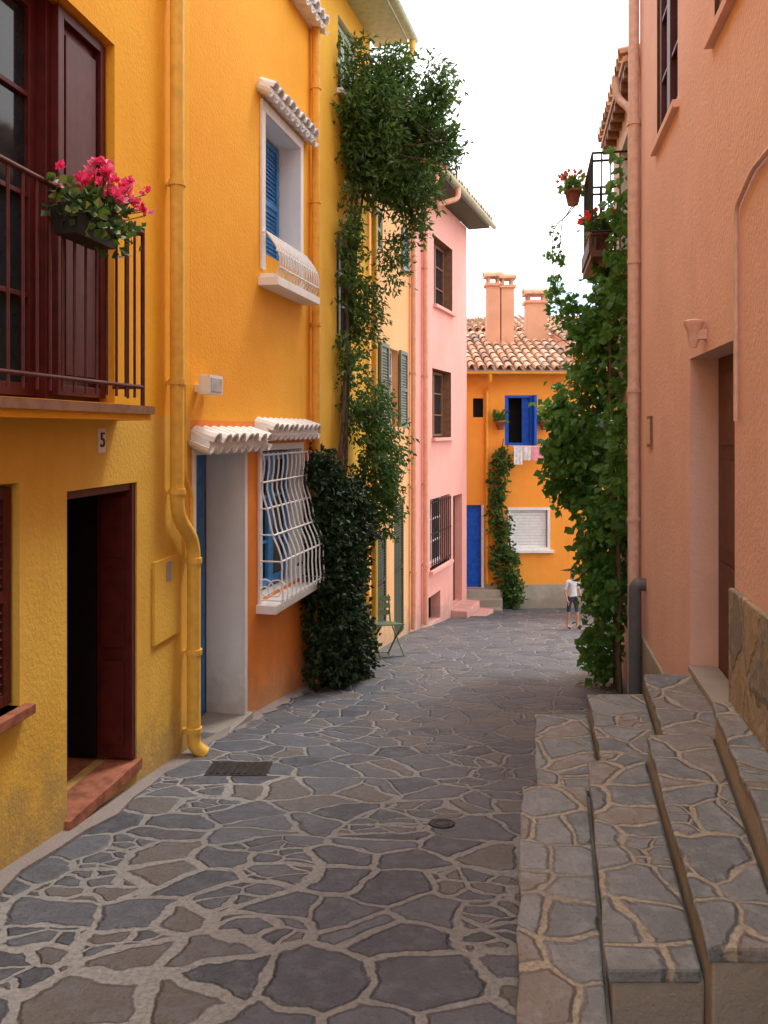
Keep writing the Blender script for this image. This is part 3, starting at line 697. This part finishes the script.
mb=MB()
for W,a,b in ((W1,-5,6.43),(W2,6.43,9.46)):
    n=40
    for i in range(n):
        t0=a+(b-a)*i/n; t1=a+(b-a)*(i+1)/n; w0=.09+.03*math.sin(i*1.3)+.015*math.sin(i*3.1); w1=.09+.03*math.sin((i+1)*1.3)+.015*math.sin((i+1)*3.1)
        p=[W.P(t0,0,0),W.P(t0,w0,0),W.P(t1,w1,0),W.P(t1,0,0)]
        vs=[(q.x,q.y,G(q.y)-.1) for q in p]+[(q.x,q.y,G(q.y)+(.045 if j in (0,3) else .018)) for j,q in enumerate(p)]
        mb.hexa(vs,'kerb')
mb.obj('kerb')
mb=MB()
cx,cy=-1.05,5.95
def gz(x,y,h): return (x,y,SH(x,y)+h)
def gbox(x0,x1,y0,y1,h0,h1): mb.hexa([gz(x0,y0,h0),gz(x1,y0,h0),gz(x1,y1,h0),gz(x0,y1,h0),gz(x0,y0,h1),gz(x1,y0,h1),gz(x1,y1,h1),gz(x0,y1,h1)],'iron')
gbox(cx-.22,cx+.22,cy-.17,cy+.17,-.02,.010)
for i in range(8): gbox(cx-.19+.05*i,cx-.17+.05*i,cy-.14,cy+.14,.010,.015)
mb.obj('drain_cover')
mb=MB(); cx,cy=.34,4.83; z=SH(cx,cy)
vs=[(cx,cy,z+.012)]+[(cx+.075*math.cos(a*.3927),cy+.075*math.sin(a*.3927),SH(cx,cy+.075*math.sin(a*.3927))+.011) for a in range(16)]
mb.add(vs,[(0,1+i,1+(i+1)%16) for i in range(16)],'iron')
for i in range(2):
    r=.075-.03*i
    mb.tube([(cx+r*math.cos(a*.3927),cy+r*math.sin(a*.3927),SH(cx,cy+r*math.sin(a*.3927))+.011) for a in range(17)],.004,'iron',5)
mb.obj('manhole_cover')

# ------------------------------------------------------------ foliage
def foliage(mb,W,blobs,dens,size,wid,k,per=11,spread=.13,droop=-.2,seed=1):
    random.seed(seed)
    for (t,o,z,rt,ro,rz) in blobs:
        n=int(dens*(rt*ro*rz)**.667*6)
        for i in range(n):
            while True:
                a,b,c=U(-1,1),U(-1,1),U(-1,1); q=a*a+b*b+c*c
                if q<1 and R()<.25+.75*q: break
            s=1+.25*math.sin(a*5+z)*math.cos(c*4+t)
            off=o+b*ro*s
            cpt=W.P(t+a*rt*s,max(.01,off),z+c*rz*s)
            out=Vector((W.n.x,W.n.y,0))*U(0,1)+Vector((U(-1,1),U(-1,1),U(-1,1)))*.8; out.z+=droop*.5
            out.normalize(); tone=R()*.6
            for j in range(per):
                f=j/per; p=cpt+out*spread*1.6*f+Vector((U(-1,1),U(-1,1),U(-1,1)))*spread*.35
                d=out*.6+Vector((U(-1,1),U(-1,1),U(-1,1)+droop))
                mb.leaf(p,d,size*U(.6,1.2),wid,k,min(1,tone+R()*.4))
def branch(mb,pts,r0,r1,k='bark'):
    pts=[Vector(p) for p in pts]; out=[];rr=[]
    n=len(pts)-1
    for i in range(n):
        for q in range(4):
            p=pts[i].lerp(pts[i+1],q/4)+Vector((U(-1,1),U(-1,1),U(-1,1)))*.025; out.append(p); rr.append(r0+(r1-r0)*(i+q/4)/n)
    out.append(pts[-1]); rr.append(r1); mb.tube(out,rr,k,6)

E=empty('climbing_plant',tuple(W2b.P(9.8,.2,-2.9)))
mb=MB(); random.seed(5)
for k in range(3):
    branch(mb,[W2b.P(9.7+.1*k,.15+.05*k,-2.98),W2b.P(9.9+.1*k,.12,-1.5),W2b.P(10.2+.1*k,.1,0),W2b.P(10.4+.1*k,.1,1.8),W2b.P(10.6+.15*k,.15,3.2),W2b.P(10.8+.2*k,.3+.1*k,4.2)],.035,.012)
for k in range(16):
    p=W2b.P(10.7,.2,U(3,4.3)); q=W2b.P(U(10.4,11.6),U(.6,1.4),U(3.0,5.0)); branch(mb,[p,(p+q)/2+Vector((0,0,.15)),q],.012,.004)
mb.obj('stems',E)
mb=MB()
foliage(mb,W2b,[(11,.4,3.8,.75,.42,.85),(11.2,.85,4.1,.4,.25,.4),(10.6,.15,4.0,.5,.2,.9),(11,.75,3.2,.4,.3,.3),(11,.5,4.75,.3,.25,.25),(11.3,1.1,3.8,.3,.18,.25),(11.0,1.1,4.5,.18,.15,.35),(11.1,.75,2.8,.15,.12,.3)],185,.11,.17,'leafA',per=13,spread=.18,seed=2)
foliage(mb,W2b,[(10.4,.12,2.3,.33,.10,.9),(10.7,.25,1.6,.25,.15,.45),(10.5,.10,.7,.35,.12,.8),(10.9,.32,.2,.35,.2,.5),(10.75,.42,-.4,.45,.28,.55),(10.8,.45,-1.0,.3,.18,.4),(11.1,.5,2.3,.15,.15,.4)],190,.085,.2,'leafA',per=12,spread=.12,droop=-.6,seed=3)
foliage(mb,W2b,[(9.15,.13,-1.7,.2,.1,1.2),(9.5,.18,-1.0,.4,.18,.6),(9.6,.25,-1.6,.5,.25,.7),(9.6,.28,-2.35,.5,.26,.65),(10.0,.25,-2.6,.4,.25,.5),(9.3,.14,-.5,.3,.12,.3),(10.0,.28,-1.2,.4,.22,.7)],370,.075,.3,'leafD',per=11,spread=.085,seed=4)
mb.obj('leaves',E)

E=empty('climbing_vine',tuple(WR.P(9,.2,-2.9)))
mb=MB(); random.seed(6)
for k in range(4):
    branch(mb,[WR.P(8.8+.15*k,.15,-2.9),WR.P(9+.2*k,.15,-1.5),WR.P(9.3+.25*k,.2,0),WR.P(9.5+.2*k,.2,1.5),WR.P(9.2+.1*k,.1,2.6)],.03,.01)
for k in range(8):
    p=WR.P(9.8,.3,U(-.5,1.2)); q=WR.P(U(9.6,10.6),U(.6,.85),p.z+U(-.4,.3)); branch(mb,[p,(p+q)/2+Vector((0,0,.1)),q],.01,.004)
for k,(t,o) in enumerate(((10.3,.72),(10.4,.8))): branch(mb,[WR.P(t,.5,2.9),WR.P(t,o,2.6),WR.P(t,o,2.0),WR.P(t,o+.05,1.4)],.008,.004)
mb.obj('stems',E)
mb=MB()
foliage(mb,WR,[(10.2,.42,-.3,.6,.32,.7),(10,.28,.9,.55,.24,.6),(9.5,.14,1.5,.55,.12,.45),(9.5,.22,-1.3,.55,.24,.6),(9.2,.2,-2.0,.4,.2,.55),(10.4,.62,.1,.4,.22,.45),(10.3,.55,-.45,.4,.22,.35),(8.9,.10,-.2,.3,.08,1.0),(8.8,.08,1.8,.2,.06,1.0),(9.3,.25,-2.6,.25,.15,.2)],115,.11,.42,'leafV',per=9,spread=.16,droop=-.7,seed=8)
foliage(mb,WR,[(10.35,.75,2.2,.06,.05,.6),(10.4,.8,1.6,.06,.06,.3),(10.1,.6,1.5,.2,.12,.2)],260,.075,.45,'leafV',per=5,spread=.08,droop=-.5,seed=9)
mb.obj('leaves',E)
E=empty('climbing_vine.001',tuple(W5.P(3,.1,-4.1)))
mb=MB(); random.seed(12)
branch(mb,[W5.P(3.05,.12,-4.2),W5.P(3.0,.1,-3),W5.P(2.7,.1,-1.5),W5.P(2.8,.1,-.2)],.03,.01); mb.obj('stems',E)
mb=MB()
foliage(mb,W5,[(2.75,.12,-.7,.22,.12,.4),(2.65,.12,-1.5,.22,.12,.6),(2.72,.12,-2.4,.22,.14,.6),(2.85,.15,-3.2,.3,.2,.6),(3.0,.15,-3.8,.25,.2,.4)],180,.1,.35,'leafA',per=9,spread=.1,seed=11)
mb.obj('leaves',E)

# ------------------------------------------------------------ folding chair
random.seed(20)
E=empty('folding_chair',(.02,11.8,G(11.8))); mb=MB()
cx,cy=.02,11.6; gzz=G(11.6)+.01
def C(x,y,z):
    a=.5; X=x*math.cos(a)-y*math.sin(a); Y=x*math.sin(a)+y*math.cos(a); return Vector((cx+X,cy+Y,gzz+z-.13*Y))
for x in (-.19,.19):
    mb.tube([C(x,-.22,0),C(x,.0,.25),C(x,.2,.47),C(x,.26,.85)],.013,'chair',6)
    mb.tube([C(x*.92,.24,0),C(x*.92,0,.27),C(x*.92,-.2,.45)],.013,'chair',6)
for i in range(6):
    y=-.2+.075*i; mb.hexa([C(-.2,y,.45),C(.2,y,.45),C(.2,y+.055,.45),C(-.2,y+.055,.45),C(-.2,y,.465),C(.2,y,.465),C(.2,y+.055,.465),C(-.2,y+.055,.465)],'chair')
for z in (.56,.66,.76): mb.hexa([C(-.2,.215,z),C(.2,.215,z),C(.2,.235,z),C(-.2,.235,z),C(-.2,.225,z+.07),C(.2,.225,z+.07),C(.2,.245,z+.07),C(-.2,.245,z+.07)],'chair')
mb.tube([C(-.19,-.2,.02),C(.19,-.2,.02)],.008,'chair',5); mb.tube([C(-.18,.22,.02),C(.18,.22,.02)],.008,'chair',5)
mb.obj('frame',E)

# ------------------------------------------------------------ person
def person(name,loc,h,rot):
    s=h/1.7
    J={'pel':(0,0,.93,.13,.10),'wai':(0,0,1.08,.12,.09),'che':(0,.01,1.28,.15,.10),'nek':(0,0,1.45,.055,.055),'hd0':(0,-.01,1.53,.075,.085),'hd1':(0,-.015,1.62,.085,.1),'hd2':(0,0,1.70,.05,.055)}
    ed=[('pel','wai'),('wai','che'),('che','nek'),('nek','hd0'),('hd0','hd1'),('hd1','hd2')]
    for sd,q in (('l',1),('r',-1)):
        st=.12 if q==1 else -.1
        J.update({sd+'hip':(.09*q,0,.88,.085,.085),sd+'kne':(.1*q,-st*.6,.5,.055,.055),sd+'ank':(.1*q,-st*.9+.03,.08,.035,.038),sd+'toe':(.11*q,-st*.9-.14,.03,.035,.025),
          sd+'sho':(.17*q,0,1.39,.055,.055),sd+'elb':(.24*q,.03,1.12,.04,.04),sd+'wri':(.25*q,-.08,.88,.026,.026),sd+'pal':(.25*q,-.12,.82,.03,.018)})
        ed+=[('pel',sd+'hip'),(sd+'hip',sd+'kne'),(sd+'kne',sd+'ank'),(sd+'ank',sd+'toe'),('che',sd+'sho'),(sd+'sho',sd+'elb'),(sd+'elb',sd+'wri'),(sd+'wri',sd+'pal')]
        for f in range(5):
            l=[.05,.075,.085,.078,.06][f]; y=-.12+(-.03+.017*f)
            J[sd+'f%da'%f]=(.25*q-.005*q,y-.01,.79 if f else .84,.009,.009); J[sd+'f%db'%f]=(.25*q-.02*q,y-(.02 if f else .04),(.79 if f else .82)-l,.007,.007)
            ed+=[(sd+'pal',sd+'f%da'%f),(sd+'f%da'%f,sd+'f%db'%f)]
    ks=list(J); me=bpy.data.meshes.new('b'); me.from_pydata([tuple(c*s for c in J[k][:3]) for k in ks],[(ks.index(a),ks.index(b)) for a,b in ed],[])
    o=bpy.data.objects.new('b',me); scene.collection.objects.link(o)
    o.modifiers.new('sk','SKIN')
    for i,k in enumerate(ks): me.skin_vertices[0].data[i].radius=(J[k][3]*s,J[k][4]*s)
    me.skin_vertices[0].data[0].use_root=True
    sb=o.modifiers.new('ss','SUBSURF'); sb.levels=2; sb.render_levels=2
    dg=bpy.context.evaluated_depsgraph_get(); dg.update(); nm=bpy.data.meshes.new_from_object(o.evaluated_get(dg)); bpy.data.objects.remove(o)
    E=empty(name,loc); ob=bpy.data.objects.new('body',nm); scene.collection.objects.link(ob); ob.parent=E; E.rotation_euler=(0,0,rot)
    nm.materials.clear()
    for k in ('skin','cloth_w','denim','hair','black'): nm.materials.append(M[k])
    for p in nm.polygons:
        c=p.center/s; p.use_smooth=True; mi=0
        if c.z>1.44: mi=3 if (c.z>1.64 or (c.y>.015 and c.z>1.47)) else 0
        elif c.z>.95 and abs(c.x)<.265 and not (abs(c.x)>.2 and c.z<1.15): mi=1
        elif abs(c.x)>.2 : mi=0
        elif c.z>.5: mi=2
        elif c.z<.06: mi=4
        p.material_index=mi
    mb=MB()
    for q in (-1,1): mb.lathe((.03*q*s,-.098*s,1.605*s),[(.004*s,-.01*s),(.010*s,0),(.004*s,.01*s)],'black',8)
    mb.lathe((0,-.108*s,1.565*s),[(.012*s,-.01*s),(.009*s,.02*s),(.004*s,.035*s)],'skin',8)
    mb.box(-.022*s,.022*s,-.1*s,-.088*s,1.535*s,1.542*s,'terra')
    for q in (-1,1): mb.lathe((.085*q*s,0,1.585*s),[(.008*s,-.025*s),(.016*s,0),(.008*s,.025*s)],'skin',8)
    f=mb.obj('face',None); f.parent=E
person('person',(3.45,15.0,G(15.0)+.012),1.08,.4)

# ------------------------------------------------------------ far hills
mb=MB(); vs=[]; n=60
for i in range(n+1):
    x=-900+2200*i/n; h=150+60*math.sin(i*.21+1)+28*math.sin(i*.63)+8*math.sin(i*1.7)
    vs+=[(x,900,-8),(x,1250,h)]
mb.add(vs,[(2*i,2*i+2,2*i+3,2*i+1) for i in range(n)],'hill',smooth=True); mb.obj('hills')

# ------------------------------------------------------------ light
w=bpy.data.worlds.new('World'); scene.world=w; w.use_nodes=True; nt=w.node_tree; nt.nodes.clear()
sky=nt.nodes.new('ShaderNodeTexSky'); sky.sky_type='NISHITA'; sky.sun_disc=False
EL,AZ=math.radians(60),math.radians(40)
sky.sun_elevation=EL; sky.sun_rotation=AZ; sky.dust_density=4; sky.air_density=1.0
mx=nt.nodes.new('ShaderNodeMix'); mx.data_type='RGBA'; mx.inputs[0].default_value=.7; nt.links.new(sky.outputs[0],mx.inputs[6]); mx.inputs[7].default_value=(21.5,21.3,21.2,1)
bg=nt.nodes.new('ShaderNodeBackground'); bg.inputs[1].default_value=.15; nt.links.new(mx.outputs[2],bg.inputs[0])
ow=nt.nodes.new('ShaderNodeOutputWorld'); nt.links.new(bg.outputs[0],ow.inputs[0])
L_=bpy.data.lights.new('sun','SUN'); L_.energy=2.0; L_.angle=math.radians(12); L_.color=(1,.94,.84)
so=bpy.data.objects.new('sun',L_); scene.collection.objects.link(so)
d=Vector((math.sin(AZ)*math.cos(EL),math.cos(AZ)*math.cos(EL),math.sin(EL)))
so.rotation_euler=(-d).to_track_quat('-Z','Y').to_euler(); so.location=(0,0,20)
scene.view_settings.view_transform='Standard'; scene.view_settings.look='None'; scene.view_settings.exposure=0

cam=bpy.data.cameras.new('camera'); co=bpy.data.objects.new('camera',cam); scene.collection.objects.link(co)
cam.sensor_width=36; cam.sensor_fit='AUTO'; cam.lens=820/1024*36; cam.shift_y=-82/1024; cam.clip_end=5000; cam.clip_start=.05
co.location=(0,0,0); co.rotation_euler=(math.radians(90),0,0); scene.camera=co
